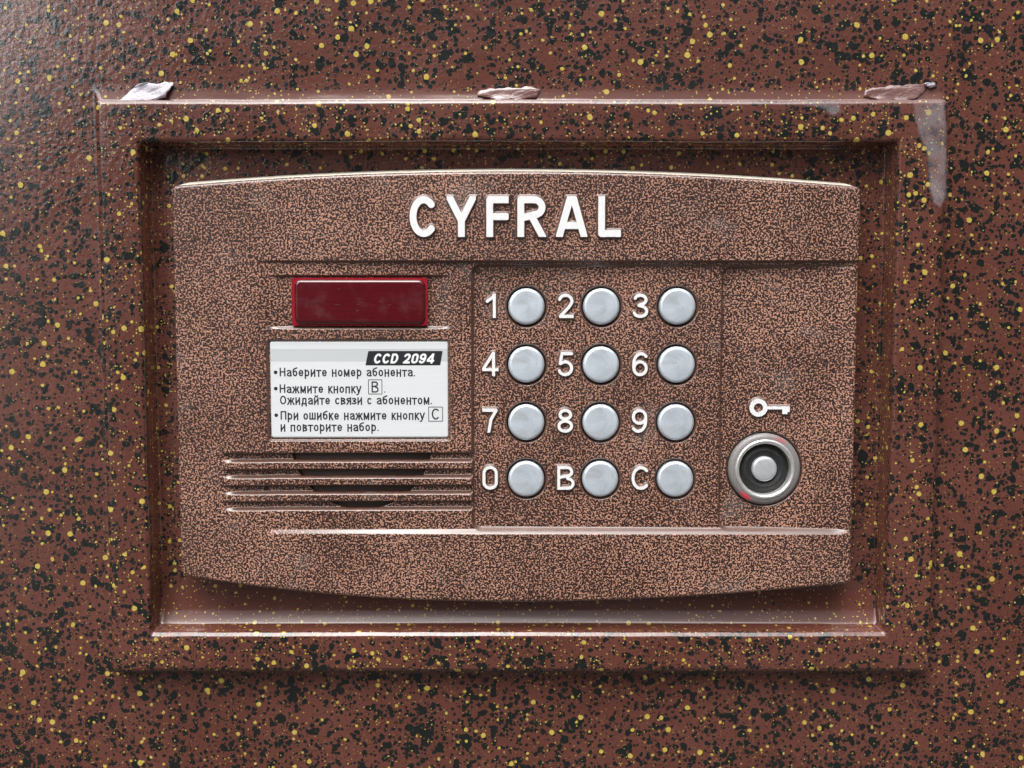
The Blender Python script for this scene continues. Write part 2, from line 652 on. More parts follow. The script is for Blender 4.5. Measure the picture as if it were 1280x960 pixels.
def spun_aluminium():
    t = NT('spun_aluminium')
    o = t.obj()
    s = t.n.new('ShaderNodeSeparateXYZ')
    t.l.new(o, s.inputs[0])
    rad = t.math('SQRT', t.math('ADD', t.math('MULTIPLY', s.outputs[0], s.outputs[0]), t.math('MULTIPLY', s.outputs[2], s.outputs[2])))
    oi = t.n.new('ShaderNodeObjectInfo')
    cv = t.n.new('ShaderNodeCombineXYZ')
    t.l.new(rad, cv.inputs[0])
    t.l.new(t.math('MULTIPLY', oi.outputs['Random'], 50.0), cv.inputs[1])
    rings = t.noise(cv.outputs[0], 5.0, 3.0, .7)
    smud = t.noise(t.vmath('ADD', o, cv.outputs[0]), .3, 4.0, .6)
    ang = t.math('ARCTAN2', s.outputs[0], s.outputs[2])
    av = t.n.new('ShaderNodeCombineXYZ')
    t.l.new(ang, av.inputs[0])
    t.l.new(t.math('MULTIPLY', oi.outputs['Random'], 30.0), av.inputs[1])
    face = t.mix(t.range(smud, .40, .70), (.81, .90, .98, 1), (.66, .71, .74, 1))
    face = t.mix(t.range(rings, .42, .60, 0, .28), face, (.56, .62, .66, 1))
    face = t.mix(t.range(rad, .26, .16), face, (.9, .93, .95, 1))
    t.P(Base_Color=face, Metallic=.55,
        Roughness=t.range(t.math('ADD', rings, t.math('MULTIPLY', smud, .5)), .5, 1.0, .30, .46),
        Normal=t.bump(rings, .00004, .6), Anisotropic=.4)
    tg = t.n.new('ShaderNodeTangent')
    tg.direction_type = 'RADIAL'
    tg.axis = 'Y'
    t.l.new(tg.outputs[0], t.p.inputs['Tangent'])
    return t.m


def simple(name, col, rough=.5, metal=0.0, var=.12, scale=.4, bump=0.0, **kw):
    t = NT(name)
    p = t.mm()
    n = t.noise(p, scale, 4.0, .6)
    lo = tuple(c * (1 - var) for c in col) + (1,)
    hi = tuple(min(1, c * (1 + var)) for c in col) + (1,)
    t.P(Base_Color=t.mix(n, lo, hi), Roughness=t.range(n, .2, .8, rough * .85, rough * 1.15), Metallic=metal, **kw)
    if bump:
        t.P(Normal=t.bump(t.noise(p, scale * 4, 3.0), bump, .6))
    return t.m


def plate_metal():
    """silvery printed plate: brushed grain along x, one slightly greyer printed band near the top"""
    t = NT('printed_silver_plate')
    o = t.obj()
    s = t.n.new('ShaderNodeSeparateXYZ')
    t.l.new(o, s.inputs[0])
    z = s.outputs[2]
    band = t.math('MULTIPLY', t.range(z, 7.9, 8.1), t.range(z, 11.7, 11.5))
    grain = t.noise(t.vmath('MULTIPLY', o, (.06, 1, 5.0)), 1.0, 3.0, .7)
    c = t.mix(grain, (.70, .73, .74, 1), (.86, .88, .88, 1))
    c = t.mix(t.math('MULTIPLY', band, .8), c, (.56, .60, .61, 1))
    t.P(Base_Color=c, Roughness=.42, Metallic=.12)
    return t.m


M_PAINT = speckled_paint()
M_LUMP = bare_paint()
M_FILM = milky_film()
M_HAM = hammered()
M_ALU = spun_aluminium()
M_WHITE = simple('bare_white_metal', (.89, .90, .89), .38, .1, .10, .8, .00005)
M_LUMPSHEEN = simple('filler_sky_sheen', (.40, .375, .42), .25, 0, .3, .35, .0003)  # pale tone stands in for sky reflected off the glossy lump
M_PLATE = plate_metal()
M_CREAM = simple('cream_back_box', (.74, .69, .58), .45, 0, .06)
M_INK = simple('black_ink', (.012, .013, .016), .5)
M_PLATEWHITE = simple('plate_white', (.86, .87, .87), .45, 0, .03)
M_DARK = simple('dark_speaker_cloth', (.10, .075, .065), .8, 0, .4, 2.5, .0002)
M_RUBBER = simple('black_rubber', (.016, .016, .016), .6, 0, .5, .8, .0002)
M_RING = simple('frosted_grey_plastic', (.22, .205, .20), .35, 0, .1)
M_STEEL = simple('polished_steel', (.84, .84, .81), .33, .75, .08)
M_CONTACT = simple('worn_contact_metal', (.66, .68, .70), .42, .55, .22, .9)


def red_plastic():
    t = NT('red_display_plastic')
    p = t.mm()
    gr = t.noise(t.vmath('MULTIPLY', p, (.12, 1, 1.4)), 1.0, 4.0, .65)
    smoky_sheen = t.range(t.noise(p, .16, 4.0, .6), .48, .75, 0, .05)  # pale smudges mixed into the red, imitating a smoky reflection
    scr = t.range(t.noise(t.vmath('MULTIPLY', p, (.25, 1, 2.2)), 1.6, 2.0), .70, .76, 0, .12)
    c = t.mix(gr, (.045, .0025, .005, 1), (.13, .004, .009, 1))
    c = t.mix(t.math('ADD', smoky_sheen, scr), c, (.42, .36, .37, 1))
    t.P(Base_Color=c, Roughness=t.range(smoky_sheen, 0, .1, .08, .3), IOR=1.5)
    t.p.inputs['Coat Weight'].default_value = .8
    t.p.inputs['Coat Roughness'].default_value = .05
    return t.m


M_RED = red_plastic()
M_REDRIM = simple('red_plastic_rim', (.30, .012, .024), .15, 0, .1)
t_ = NT('red_led')
t_.P(Base_Color=(.55, .03, .05, 1), Roughness=.4, Emission_Color=(1, .06, .1, 1), Emission_Strength=.4)
ga_ = t_.n.new('ShaderNodeAttribute')
ga_.attribute_name = 'glow'
tr_ = t_.n.new('ShaderNodeBsdfTransparent')
mx_ = t_.n.new('ShaderNodeMixShader')
t_.l.new(ga_.outputs['Fac'], mx_.inputs[0])
t_.l.new(tr_.outputs[0], mx_.inputs[1])
t_.l.new(t_.p.outputs[0], mx_.inputs[2])
t_.l.new(mx_.outputs[0], t_.n['Material Output'].inputs[0])
M_LED = t_.m

# ------------------------------------------------------------------ the steel door: sheet, raised frame, recess
H_FRAME, H_FLOOR, H_DEV = 5.0, -3.5, 7.0
OUT = (-115.3, 120.5, -103.8, 58.1)        # x0, x1, z0, z1 of the frame's outer edge
INN = (-103.9, 107.6, -92.4, 46.9)         # edge of the opening

door = empty('steel_door', (0, -280, 0), 'brown steel door with black and gold paint speckles behind the intercom', 'door')


def ring_pts(x0, x1, z0, z1, r, n=90, k=6):
    p = []
    r = max(r, .05)

    def side(a, b):
        for i in range(1, n):
            u = i / n
            u = .5 - .5 * math.cos(math.pi * u)
            p.append((a[0] + (b[0] - a[0]) * u, a[1] + (b[1] - a[1]) * u))

    def arc(cx, cz, a0):
        for i in range(k + 1):
            a = R(a0 + 90 * i / k)
            p.append((cx + r * math.cos(a), cz + r * math.sin(a)))
    side((x0 + r, z0), (x1 - r, z0)); arc(x1 - r, z0 + r, -90)
    side((x1, z0 + r), (x1, z1 - r)); arc(x1 - r, z1 - r, 0)
    side((x1 - r, z1), (x0 + r, z1)); arc(x0 + r, z1 - r, 90)
    side((x0, z1 - r), (x0, z0 + r)); arc(x0 + r, z0 + r, 180)
    return np.array(p)


def wob(x, z, s):
    return (np.sin(x * .043 + s) * np.cos(z * .051 - s * 1.3) + .6 * np.sin(x * .13 + 2 * s) * np.cos(z * .11 + s) + .3 * np.sin(x * .37 + z * .31 + s))


# (rect, outward offsets per side: left, right, bottom, top), height, bare paint amount per side
rings = []


def add_ring(rect, off, h, r, bare=(0, 0, 0, 0)):
    rings.append(((rect[0] - off[0], rect[1] + off[1], rect[2] - off[2], rect[3] + off[3]), h, r, bare))


FIL = (2.0, 1.6, 2.2, 5.2)                  # radius of the outer fillet per side: left, right, bottom, top
for i in range(11):                         # shallow concave run of paint from the sheet up to the frame's side
    u = i / 10
    b = max(0, min(1, (i - 2) / 4))
    add_ring(OUT, tuple(.85 + f * (1 - u) for f in FIL),   .6 * u ** 2, 1.2, (b * .6, b * .6, b * .4, b * .95))
add_ring(OUT, (.6,) * 4, 1.6, 1.2, (.6, .6, .5, 1))
add_ring(OUT, (.42,) * 4, 3.7, 1.2, (.6, .6, .5, 1))
for o_, h_ in ((.32, 4.1), (.24, 4.32), (.06, 4.46), (-.3, 4.69), (-.7, 4.94), (-.95, 5.02), (-1.3, 5.03)):   # eased outer arris
    add_ring(OUT, (o_,) * 4, h_, 1.0, (.3, .2, .2, .6))
add_ring(OUT, (-2.5,) * 4, H_FRAME + .03, .8)
add_ring(OUT, (-5.5,) * 4, H_FRAME + .05, .8)
add_ring(INN, (4.0,) * 4, H_FRAME + .05, .8)
add_ring(INN, (1.6,) * 4, H_FRAME, .8)
for i in range(8):                          # rounded edge of the opening
    a = R(90 * i / 7)
    rr = (.9, .9, 1.0, 1.3)
    h_ = H_FRAME - .9 * (1 - math.cos(a))
    o_ = [q * (1 - math.sin(a)) for q in rr]
    o_[2] = max(0, 1.0 - (H_FRAME - h_) * 1.12)
    add_ring(INN, tuple(o_), h_, .9, (.1, .1, .4, .1))
add_ring(INN, (-.12, -.2, -.3, -.1), 1.6, .9, (.8, .8, 1, .8))
LEDGE_H = (-3.5, -3.25, -2.9, -2.6, -2.36, -2.05, -1.56, -1.03, -.7, .5, 1.25)
LEDGE_O = (10.0, 8.0, 6.0, 4.6, 3.9, 3.2, 2.2, 1.2, .7, .5, .4)
for i in range(29):                         # fillet down to the recess floor; the bottom has a wide sloping ledge
    q = i / 28
    h = H_FLOOR + (1.2 - H_FLOOR) * (1 - q) ** 1.3
    k = max(0.0, 1 - (h - H_FLOOR) / 1.6)
    u = 1 - math.sqrt(max(0, 1 - k * k))
    b = 1 - max(0, min(1, (i - 16) / 8))
    add_ring(INN, (-.25 - .6 * u, -.35 - .6 * u, -float(np.interp(h, LEDGE_H, LEDGE_O)), -.2 - .6 * u), h, 1.2,
             (b, b, max(b, .75), b * .6))

verts, bares = [], []
for (rc, h, r, bare) in rings:
    p = ring_pts(*rc, r)
    cx, cz = (rc[0] + rc[1]) / 2, (rc[2] + rc[3]) / 2
    dl, dr, db, dt = p[:, 0] - rc[0], rc[1] - p[:, 0], p[:, 1] - rc[2], rc[3] - p[:, 1]
    side = np.argmin(np.stack([dl, dr, db, dt]), axis=0)
    bares.append(np.array(bare)[side])
    fade = 1.0 if .3 < h < H_FRAME + 1 else .0
    dx = .16 * wob(p[:, 0], p[:, 1], 1.0) * fade
    dz = .13 * wob(p[:, 0], p[:, 1], 2.0) * fade
    verts.append(np.column_stack([p[:, 0] + dx, p[:, 1] + dz, np.full(len(p), h) + .05 * fade * wob(p[:, 0], p[:, 1], 3.0)]))
nr = len(verts[0])
V = np.vstack(verts)
i = np.arange(nr)
F = np.vstack([np.stack([k * nr + i, k * nr + (i + 1) % nr, (k + 1) * nr + (i + 1) % nr, (k + 1) * nr + i], axis=1) for k in range(len(rings) - 1)])
mesh('raised_frame', V, F, M_PAINT, door, attr=('bare', np.concatenate(bares)))

# recess floor: a fan of quads inside the last ring
inner = verts[-1]
c = np.array([2.6, -23.3, H_FLOOR])
fl = np.vstack([inner, inner * .0 + (c + (inner - c) * .3), [c]])
F = [(k, (k + 1) % nr, nr + (k + 1) % nr, nr + k) for k in range(nr)] + [(nr + k, nr + (k + 1) % nr, 2 * nr) for k in range(nr)]
mesh('recess_plate', fl, F, M_PAINT, door, attr=('bare', np.concatenate([bares[-1] * 1.0, np.full(nr, .0), [0]])))

# door sheet: from the first ring outwards, gently uneven
sh = [verts[0]]
for q in (.4, 1, 2, 4, 8, 14, 24, 40, 70, 110, 170):
    rc = rings[0][0]
    p = ring_pts(rc[0] - q, rc[1] + q, rc[2] - q, rc[3] + q, 1.2 + q * .2)
    sh.append(np.column_stack([p, np.zeros(nr)]))
V = np.vstack(sh)
V[nr:, 2] += .10 * wob(V[nr:, 0] * .5, V[nr:, 1] * .5, 5.0) * np.clip((np.repeat(np.arange(1, len(sh)), nr) - 3) / 4, 0, 1)
F = np.vstack([np.stack([(k + 1) * nr + i, (k + 1) * nr + (i + 1) % nr, k * nr + (i + 1) % nr, k * nr + i], axis=1) for k in range(len(sh) - 1)])
top_side = (V[:, 1] > OUT[3]) & (V[:, 1] < OUT[3] + 6) & (V[:, 0] > OUT[0]) & (V[:, 0] < OUT[1])
mesh('door_sheet', V, F, M_PAINT, door, attr=('bare', np.zeros(len(V))))


# lumps of filler along the top of the frame
def lump(name, px, hfun, label=None, step=.25, mat=None, thick=.4, dome=0.0):
    pts = [U(x, y, 3.0) for x, y in px]
    xs, zs = [q[0] for q in pts], [q[1] for q in pts]
    v2, f = sdf_polys(lambda X, Z: poly_sdf(X, Z, pts) + .2 * np.sin(X * 1.1 + Z) * np.cos(Z * 1.7) + .10 * np.sin(X * 2.7 - Z * 2.0 + 1), min(xs) - 1, max(xs) + 1, min(zs) - 1, max(zs) + 1, step)
    def hf(x, z):
        q = np.clip(-poly_sdf(x, z, pts) / .9, 0, 1)
        return hfun(x, z) + dome * np.sqrt(np.maximum(1 - (1 - q) ** 2, 0))
    v, ff, _ = slab(v2, f, hf, lambda x, z: hf(x, z) - thick - dome)
    o = mesh(name, v, ff, mat or M_LUMP, door)
    if label:
        o['label'] = label
    return o


ZT = OUT[3]


def ramp(x, z):
    """filler leaning from the sheet onto the frame's top edge, facing up"""
    u = np.clip((ZT + 6.2 - z) / 6.2, 0, 1)
    return .3 + 1.3 * u + 2.0 * u ** 6 + .22 * np.sin(x * .55 + z * .9) + .09 * np.sin(x * 1.3 - z * 1.5) + .35 * (np.sin(x * .4 - z * 1.1 + 1) > .3)


def ramp_low(x, z):
    u = np.clip((ZT + 4.6 - z) / 4.6, 0, 1)
    w = np.clip(np.abs(u - .5) * 2, 0, 1)
    return .25 + .7 * u ** 2 + .3 * np.sqrt(1 - w ** 2) + 1.6 * u ** 6 + .10 * np.sin(x * .31 + z * .6) + .06 * np.sin(x * .83 - z * 1.3 + 2) * np.sin(x * .17)


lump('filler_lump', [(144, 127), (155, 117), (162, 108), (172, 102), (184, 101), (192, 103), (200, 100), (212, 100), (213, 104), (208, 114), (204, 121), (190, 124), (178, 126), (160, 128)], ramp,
     'ragged lump of filler with painted sky sheen at the top left frame corner', mat=M_LUMPSHEEN, dome=.22)
lump('filler_lump', [(596, 117), (600, 111), (612, 108), (640, 107), (664, 106), (676, 109), (672, 119), (655, 122), (620, 123)], ramp_low,
     'thin glossy filler ridge on the middle of the top frame edge', dome=.22)
lump('filler_lump', [(1083, 118), (1086, 110), (1110, 105), (1140, 103), (1160, 102), (1164, 106), (1158, 115), (1148, 122), (1128, 124), (1100, 123)], ramp_low,
     'long glossy filler ridge at the top right frame corner', dome=.22)
lump('filler_lump', [(1160, 102), (1166, 100), (1174, 101), (1174, 105), (1168, 107), (1162, 106)], ramp,
     'small bead of filler with painted sky sheen at the far right end of the ridge', .2, M_LUMPSHEEN, dome=.4)


# thin pale translucent patches on the frame face and on the sheet
def milky_patch(px, h=H_FRAME + .12):
    pts = [U(x, y, h) for x, y in px]
    xs, zs = [q[0] for q in pts], [q[1] for q in pts]
    v2, f = sdf_polys(lambda X, Z: poly_sdf(X, Z, pts) + .3 * np.sin(X * 1.7 + Z * .8) * np.cos(Z * 1.3), min(xs) - 1, max(xs) + 1, min(zs) - 1, max(zs) + 1, .4)
    v, ff, _ = slab(v2, f, lambda x, z: 0 * x + h + .16, lambda x, z: 0 * x + h)
    soft = np.clip(-poly_sdf(v[:, 0], v[:, 1], pts) / .9, 0, 1)
    return mesh('translucent_patch', v, ff, M_FILM, door, attr=('soft', soft))


milky_patch([(1140, 127), (1182, 124), (1184, 160), (1184, 245), (1176, 262), (1166, 255), (1160, 235), (1158, 195), (1150, 175), (1142, 150)])
milky_patch([(955, 128), (1050, 124), (1054, 142), (1040, 146), (1025, 136), (990, 130)])

# ------------------------------------------------------------------ the intercom
XL, XR = -94.3, 96.7


def top_z(x):
    u = (x - 1.1) / 94.9
    return 38.55 - 4.1 * u * u - .0022 * (x - 1.1) * .5


def bot_z(x):
    u = (x - 1.1) / 94.9
    return -83.0 + (6.55 - 1.15 * u) * u * u


ROWS = (1.25, -15.1, -31.5, -47.72)
COLS = (4.05, 25.1, 46.42)
READER = (71.9, -44.9)
LOUV = (-42.45, -47.05, -51.65, -56.25)     # lit lower ledge of each groove


def slot_mask_sdf(X, Z):
    return np.hypot(X + 42.7, Z + 36.3) - 20.0


def left_depth(X):
    return 1.25 * sstep(X, -72, -67) * (.5 + .5 * lstep(X, -70, -12))


def base_depth(X, Z):
    """stepped panels, pockets and grooves: depth below the front plane, mm"""
    tilt = .0013 * X
    band = sstep(Z, 14.0, 13.35) * lstep(Z, -63.25 - tilt, -61.95 - tilt)
    endr = sstep(X, 97.5, 90.5)
    d0 = left_depth(X)
    kp = rrect_sdf(X, Z, -11.3, 140, -62.2, 12.9, 2.6)
    d1 = 2.6 - .8 * lstep(X, -11, 59)
    ky = rrect_sdf(X, Z, 58.9, 160, -62.2, 12.3, 2.6)
    d2 = 3.1 - 1.2 * lstep(X, 59, 94) * 1.4
    d = d0 + (d1 - d0) * sstep(kp, .3, -.75)
    d = d + (d2 - d) * sstep(ky, .3, -.7)
    d = d * band * (.25 + .75 * endr)
    # display pocket
    pk = sstep(Z, 9.95, 9.5) * lstep(Z, -5.05, -4.35) * sstep(X, -70.5, -62.5) * sstep(X, -15.2, -22.5)
    d = d + 1.0 * pk
    # plate pocket
    pp = rrect_sdf(X, Z, -68.55, -17.65, -36.45, -8.25, .7)
    d = d + .7 * sstep(pp, .3, -.15)
    # louvre grooves
    side = sstep(X, -83.5, -77) * sstep(X, -11.0, -11.7)
    for zl in LOUV:
        g = sstep(Z, zl + 2.45, zl + 1.9) * lstep(Z, zl - .35, zl + .55)
        d = d + 1.35 * g * side
    return d


RELIEF = []                                  # (sdf function, bounding box)
letters = []
for c, x0, x1 in (('C', 512.3, 546.5), ('Y', 558.8, 594.8), ('F', 608, 635.8), ('R', 646.7, 682.8), ('A', 695, 734.3), ('L', 747.5, 776.3)):
    a, zb = U(x0, 296.3, 7.3)
    b, zt = U(x1, 245.6, 7.3)
    letters.append((c, a, zb, b - a, zt - zb, .94))
numerals = []
for rrow, chars, zb in ((0, '123', -1.98), (1, '456', -18.36), (2, '789', -34.4), (3, '0BC', -50.72)):
    for cc, ch in enumerate(chars):
        w = {'1': 3.1, '4': 4.6, 'B': 4.9, 'C': 5.4, '0': 4.35, '7': 4.3}.get(ch, 4.45)
        x = (-8.4, 12.85, 33.85)[cc]
        if ch == '1':
            x += .75
        numerals.append((ch, x, zb, w, 6.75, .41))


def glyph_fn(g):
    c, x, z, w, h, half = g
    return lambda X, Z: glyph_sdf(c, X, Z, x, z, w, h, half)


KX, KZ = 69.75, -27.35                       # key pictogram: bow centre


def key_sdf(X, Z):
    bow = np.abs(np.hypot(X - KX, Z - KZ) - 1.9) - .62
    shaft = rrect_sdf(X, Z, KX + 2.1, KX + 8.75, KZ - .42, KZ + .42, .1)
    bit = rrect_sdf(X, Z, KX + 7.2, KX + 8.75, KZ - 1.15, KZ + .2, .1)
    bit2 = rrect_sdf(X, Z, KX + 6.7, KX + 8.1, KZ - 1.75, KZ - .2, .1)
    return np.minimum(np.minimum(bow, shaft), np.minimum(bit, bit2))


for g in letters + numerals:
    RELIEF.append((glyph_fn(g), (g[1] - 1.2, g[1] + g[3] + 1.2, g[2] - 1.2, g[2] + g[4] + 1.2)))
RELIEF.append((key_sdf, (KX - 4, KX + 11, KZ - 4, KZ + 4)))
REL_H = .7


def housing_height(X, Z):
    H = -base_depth(X, Z)
    flat = H.copy()
    for f, (a, b, c, d) in RELIEF:
        m = (X > a) & (X < b) & (Z > c) & (Z < d)
        if m.any():
            s = f(X[m], Z[m])
            H[m] = np.maximum(H[m], flat[m] + REL_H * sstep(s, .55, .05))
    # slots of the loudspeaker, cut right through to the cloth
    circ = slot_mask_sdf(X, Z)
    for zl in LOUV:
        m = (Z < zl + 2.3) & (Z > zl + .2) & (circ < .5)
        cut = sstep(Z[m], zl + 2.25, zl + 2.0) * sstep(Z[m], zl + .25, zl + .5) * sstep(circ[m], .15, -.15)
        H[m] = H[m] - 2.6 * cut
    # button holes with a small chamfer
    for x in COLS:
        for z in ROWS:
            r = np.hypot(X - x, Z - z)
            m = r < 6.6
            H[m] = H[m] - .5 * sstep(r[m], 6.1, 5.55) - 2.0 * sstep(r[m], 5.6, 5.35)
    r = np.hypot(X - READER[0], Z - READER[1])
    m = r < 11.6
    H[m] = H[m] - .3 * sstep(r[m], 10.9, 10.5) - 2.0 * sstep(r[m], 10.5, 10.3)
    return H


STEP = .2
NX, NZ = int((XR - XL) / STEP), int(118 / STEP)
CR = 1.7
vv = np.linspace(0, 1, NZ)
uu = np.linspace(0, 1, NX)
# rows pack tighter towards the rounded rim
Hc = 110.0
dr = np.minimum(vv, 1 - vv) * Hc
inset = np.where(dr < CR, CR - np.sqrt(np.maximum(CR * CR - (CR - dr) ** 2, 0)), 0)
Xg = (XL + inset)[:, None] + (XR - XL - 2 * inset)[:, None] * uu[None, :]
Zg = bot_z(Xg) + vv[:, None] * (top_z(Xg) - bot_z(Xg))
Hg = housing_height(Xg, Zg)
# rim distance and roll-over
e = np.minimum(np.minimum(Xg - (XL + inset)[:, None], (XR - inset)[:, None] - Xg), np.minimum(top_z(Xg) - Zg, Zg - bot_z(Xg)))
RIM = 1.0
Hg = Hg - np.where(e < RIM, RIM - np.sqrt(np.maximum(RIM ** 2 - (RIM - e) ** 2, 0)), 0)
Vh = np.column_stack([Xg.ravel(), Zg.ravel(), H_DEV + Hg.ravel()])
Fh = grid_faces(NX, NZ)
# drafted skirt down to the recess plate
loop = np.concatenate([np.arange(NX), np.arange(1, NZ) * NX + NX - 1, (NZ - 1) * NX + np.arange(NX - 2, -1, -1), np.arange(NZ - 2, 0, -1) * NX])
L = Vh[loop]
tan = np.roll(L, -1, axis=0) - np.roll(L, 1, axis=0)
nrm = np.column_stack([tan[:, 1], -tan[:, 0]])
nrm /= np.linalg.norm(nrm, axis=1)[:, None] + 1e-9
for _ in range(4):
    nrm = (np.roll(nrm, 1, axis=0) + nrm * 2 + np.roll(nrm, -1, axis=0)) / 4
sk = [loop]
allv = [Vh]
cnt = len(Vh)
for (o, h) in ((.05, 5.6), (.2, 5.0), (.25, 4.6), (-.3, 4.2)):
    allv.append(np.column_stack([L[:, :2] + nrm * o, np.full(len(L), h)]))
    sk.append(np.arange(cnt, cnt + len(L)))
    cnt += len(L)
fs = [Fh]
for a, b in zip(sk[:-1], sk[1:]):
    fs.append(np.stack([b, np.roll(b, -1), np.roll(a, -1), a], axis=1))
inter = empty('door_intercom', (1.1, -80, H_FLOOR), 'hammered copper door intercom with keypad, red display and key reader in the recess', 'intercom')
gx = np.gradient(housing_height(Xg, Zg), axis=1) / np.gradient(Xg, axis=1)
gz = np.gradient(Hg, axis=0) / np.gradient(Zg, axis=0)
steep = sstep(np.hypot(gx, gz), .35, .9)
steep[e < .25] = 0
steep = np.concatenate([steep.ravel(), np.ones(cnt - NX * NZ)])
pool_shade = np.full(cnt, .16)  # plain pooled paint on steep faces, darkened to paint in step shadows
mesh('housing', np.vstack(allv), np.vstack(fs), M_HAM, inter, attr=[('steep', steep), ('pool_shade', pool_shade)])


# cream back box showing as a thin line along the top
bk = [np.column_stack([L[:, :2] + nrm * o, np.full(len(L), h)]) for o, h in ((-.4, 4.3), (.22, 4.3), (.42, 4.1), (.5, 3.8), (2.15, H_FLOOR))]
ii = np.arange(len(L))
jj = np.roll(ii, -1)
bf_ = np.vstack([np.stack([ii + (k + 1) * len(L), jj + (k + 1) * len(L), jj + k * len(L), ii + k * len(L)], axis=1) for k in range(len(bk) - 1)])
mesh('back_box', np.vstack(bk), bf_, M_CREAM, inter)


def surf(x, z):
    return H_DEV - base_depth(np.asarray(x, float), np.asarray(z, float))


# raised bare-metal letters and digits
def cap(name, f, box, step=.12):
    v2, fc = sdf_polys(f, *box, step)
    v, ff, nt = slab(v2, fc, lambda x, z: surf(x, z) + REL_H + .05, lambda x, z: surf(x, z) + REL_H - .12)
    return mesh(name, v, ff, M_WHITE, inter, smooth=False)


for g in letters:
    cap('letter', glyph_fn(g), (g[1] - .3, g[1] + g[3] + .3, g[2] - .3, g[2] + g[4] + .3))
for g in numerals:
    cap('keypad_letter' if g[0] in 'BC' else 'numeral', glyph_fn(g), (g[1] - .3, g[1] + g[3] + .3, g[2] - .3, g[2] + g[4] + .3), .09)
cap('key_symbol', key_sdf, (KX - 3, KX + 10, KZ - 3, KZ + 3), .09)

# loudspeaker cloth behind the slots
v, f = lathe([(0, .3), (20.5, .3), (20.5, 0)], 48)
v = [(a - 42.7, b - 36.3, h) for a, b, h in v]
v2 = [(a, min(b, -37.5), h + H_DEV - 3.4) for a, b, h in v]
mesh('speaker_cloth', v2, f, M_DARK, inter)

# push buttons
prof = [(0, .03), (.2, .03), (1.5, .03), (3.0, .025), (4.0, .02), (4.4, .0), (4.55, -.04), (4.75, -.13), (4.95, -.3), (5.08, -.52), (5.12, -.8), (5.12, -3.2)]
bv, bf = lathe(prof, 72)
bme = None
for rr, z in enumerate(ROWS):
    for cc, x in enumerate(COLS):
        h = float(surf(x, z)) + .75
        if bme is None:
            o = mesh('push_button', np.array(bv) + (x, z, h), flip(bf), M_ALU, inter, origin=(x, z, h))
            bme = o
        else:
            o = bme.copy()
            COL.objects.link(o)
            o.parent = inter
            o.location = Vector((x, -h, z)) / 1000 - world_loc(inter)
        o.rotation_euler = (R(random.uniform(-.8, .8)), 0, R(random.uniform(-.8, .8)))

# key reader
kr = empty('key_reader', (READER[0], READER[1], H_DEV - 2.0))
kr.parent = inter
kr.location = kr.location - world_loc(inter)
hs = float(surf(*READER))


def turned(name, profile, mat):
    v, f = lathe(profile, 96)
    v = np.array(v) + (READER[0], READER[1], hs)
    return mesh(name, v, flip(f), mat, kr, origin=(READER[0], READER[1], hs))


turned('light_ring', [(8.3, .95), (8.8, .96), (9.3, .85), (9.9, .55), (10.2, .1), (10.28, -.4), (10.28, -1.9)], M_RING)
turned('metal_ring', [(7.15, -1.6), (7.2, .2), (7.35, .8), (7.6, 1.2), (7.95, 1.35), (8.3, 1.28), (8.55, 1.1), (8.65, .5)], M_STEEL)
turned('insulator', [(3.4, -.4), (3.7, -.75), (4.4, -.6), (5.0, -.15), (5.5, -.1), (6.0, -.45), (6.5, -.9), (7.1, -1.0), (7.25, -1.2)], M_RUBBER)
turned('contact', [(0, .52), (2.4, .5), (3.1, .42), (3.4, .25), (3.58, -.05), (3.6, -.7)], M_CONTACT)
for a0, gain in ((62, .28), (234, .7)):          # lit from inside the frosted ring: soft edges
    v, f, gl = [], [], []
    n = 24
    prof_ = ((8.65, .99), (8.85, .99), (9.05, .95), (9.25, .90), (9.45, .82), (9.65, .74), (9.85, .62), (10.0, .48), (10.1, .34))
    for i in range(n + 1):
        u = i / n * 2 - 1
        a = R(a0 + 15 * u)
        for k, (r_, h_) in enumerate(prof_):
            v.append((READER[0] + r_ * math.cos(a), READER[1] + r_ * math.sin(a), hs + h_ + .05))
            w = k / (len(prof_) - 1) * 2 - 1
            gl.append(gain * max(0, 1 - u * u) ** 1.6 * max(0, 1 - w * w) ** .8)
    m_ = len(prof_)
    for i in range(n):
        for k in range(m_ - 1):
            q = i * m_ + k
            f.append((q, q + 1, q + m_ + 1, q + m_))
    mesh('led', v, f, M_LED, kr, attr=('glow', gl))

# display window: flange and raised lens
hd = H_DEV - 1.9
fx0, fz1 = U(364.3, 347.3)
fx1, fz0 = U(534.5, 407)
v2, f = sdf_polys(lambda X, Z: rrect_sdf(X, Z, fx0, fx1, fz0, fz1, .6), fx0 - 1, fx1 + 1, fz0 - 1, fz1 + 1, .3)
v, ff, _ = slab(v2, f, lambda x, z: 0 * x + hd + 1.0, lambda x, z: 0 * x + hd - 1.5)
disp = mesh('display_window', v, ff, M_REDRIM, inter, smooth=False)
lx0, lx1, lz0, lz1 = fx0 + .75, fx1 - .6, fz0 + .45, fz1 - .5


def lens_sdf(X, Z):
    return rrect_sdf(X, Z, lx0, lx1, lz0, lz1, 1.9)


v2, f = sdf_polys(lens_sdf, lx0 - 1, lx1 + 1, lz0 - 1, lz1 + 1, .15)


def lens_h(x, z):
    s = np.clip(-lens_sdf(x, z), 0, 1.1)
    return hd + 1.06 + .95 * np.sqrt(np.maximum(1 - (1 - s / 1.1) ** 2, 0)) + .02 * np.sin(x * .21) * np.cos(z * .3)


v, ff, _ = slab(v2, f, lens_h, lambda x, z: 0 * x + hd + .9)
mesh('display_lens', v, ff, M_RED, disp)

# instruction plate
HP = H_DEV - .62


def on_plate(px, py):
    x, z = U(px, py, HP)
    return x, z


px0, pz1 = on_plate(337, 427.3)
px1, pz0 = on_plate(560, 547.6)
pcx, pcz = (px0 + px1) / 2, (pz0 + pz1) / 2


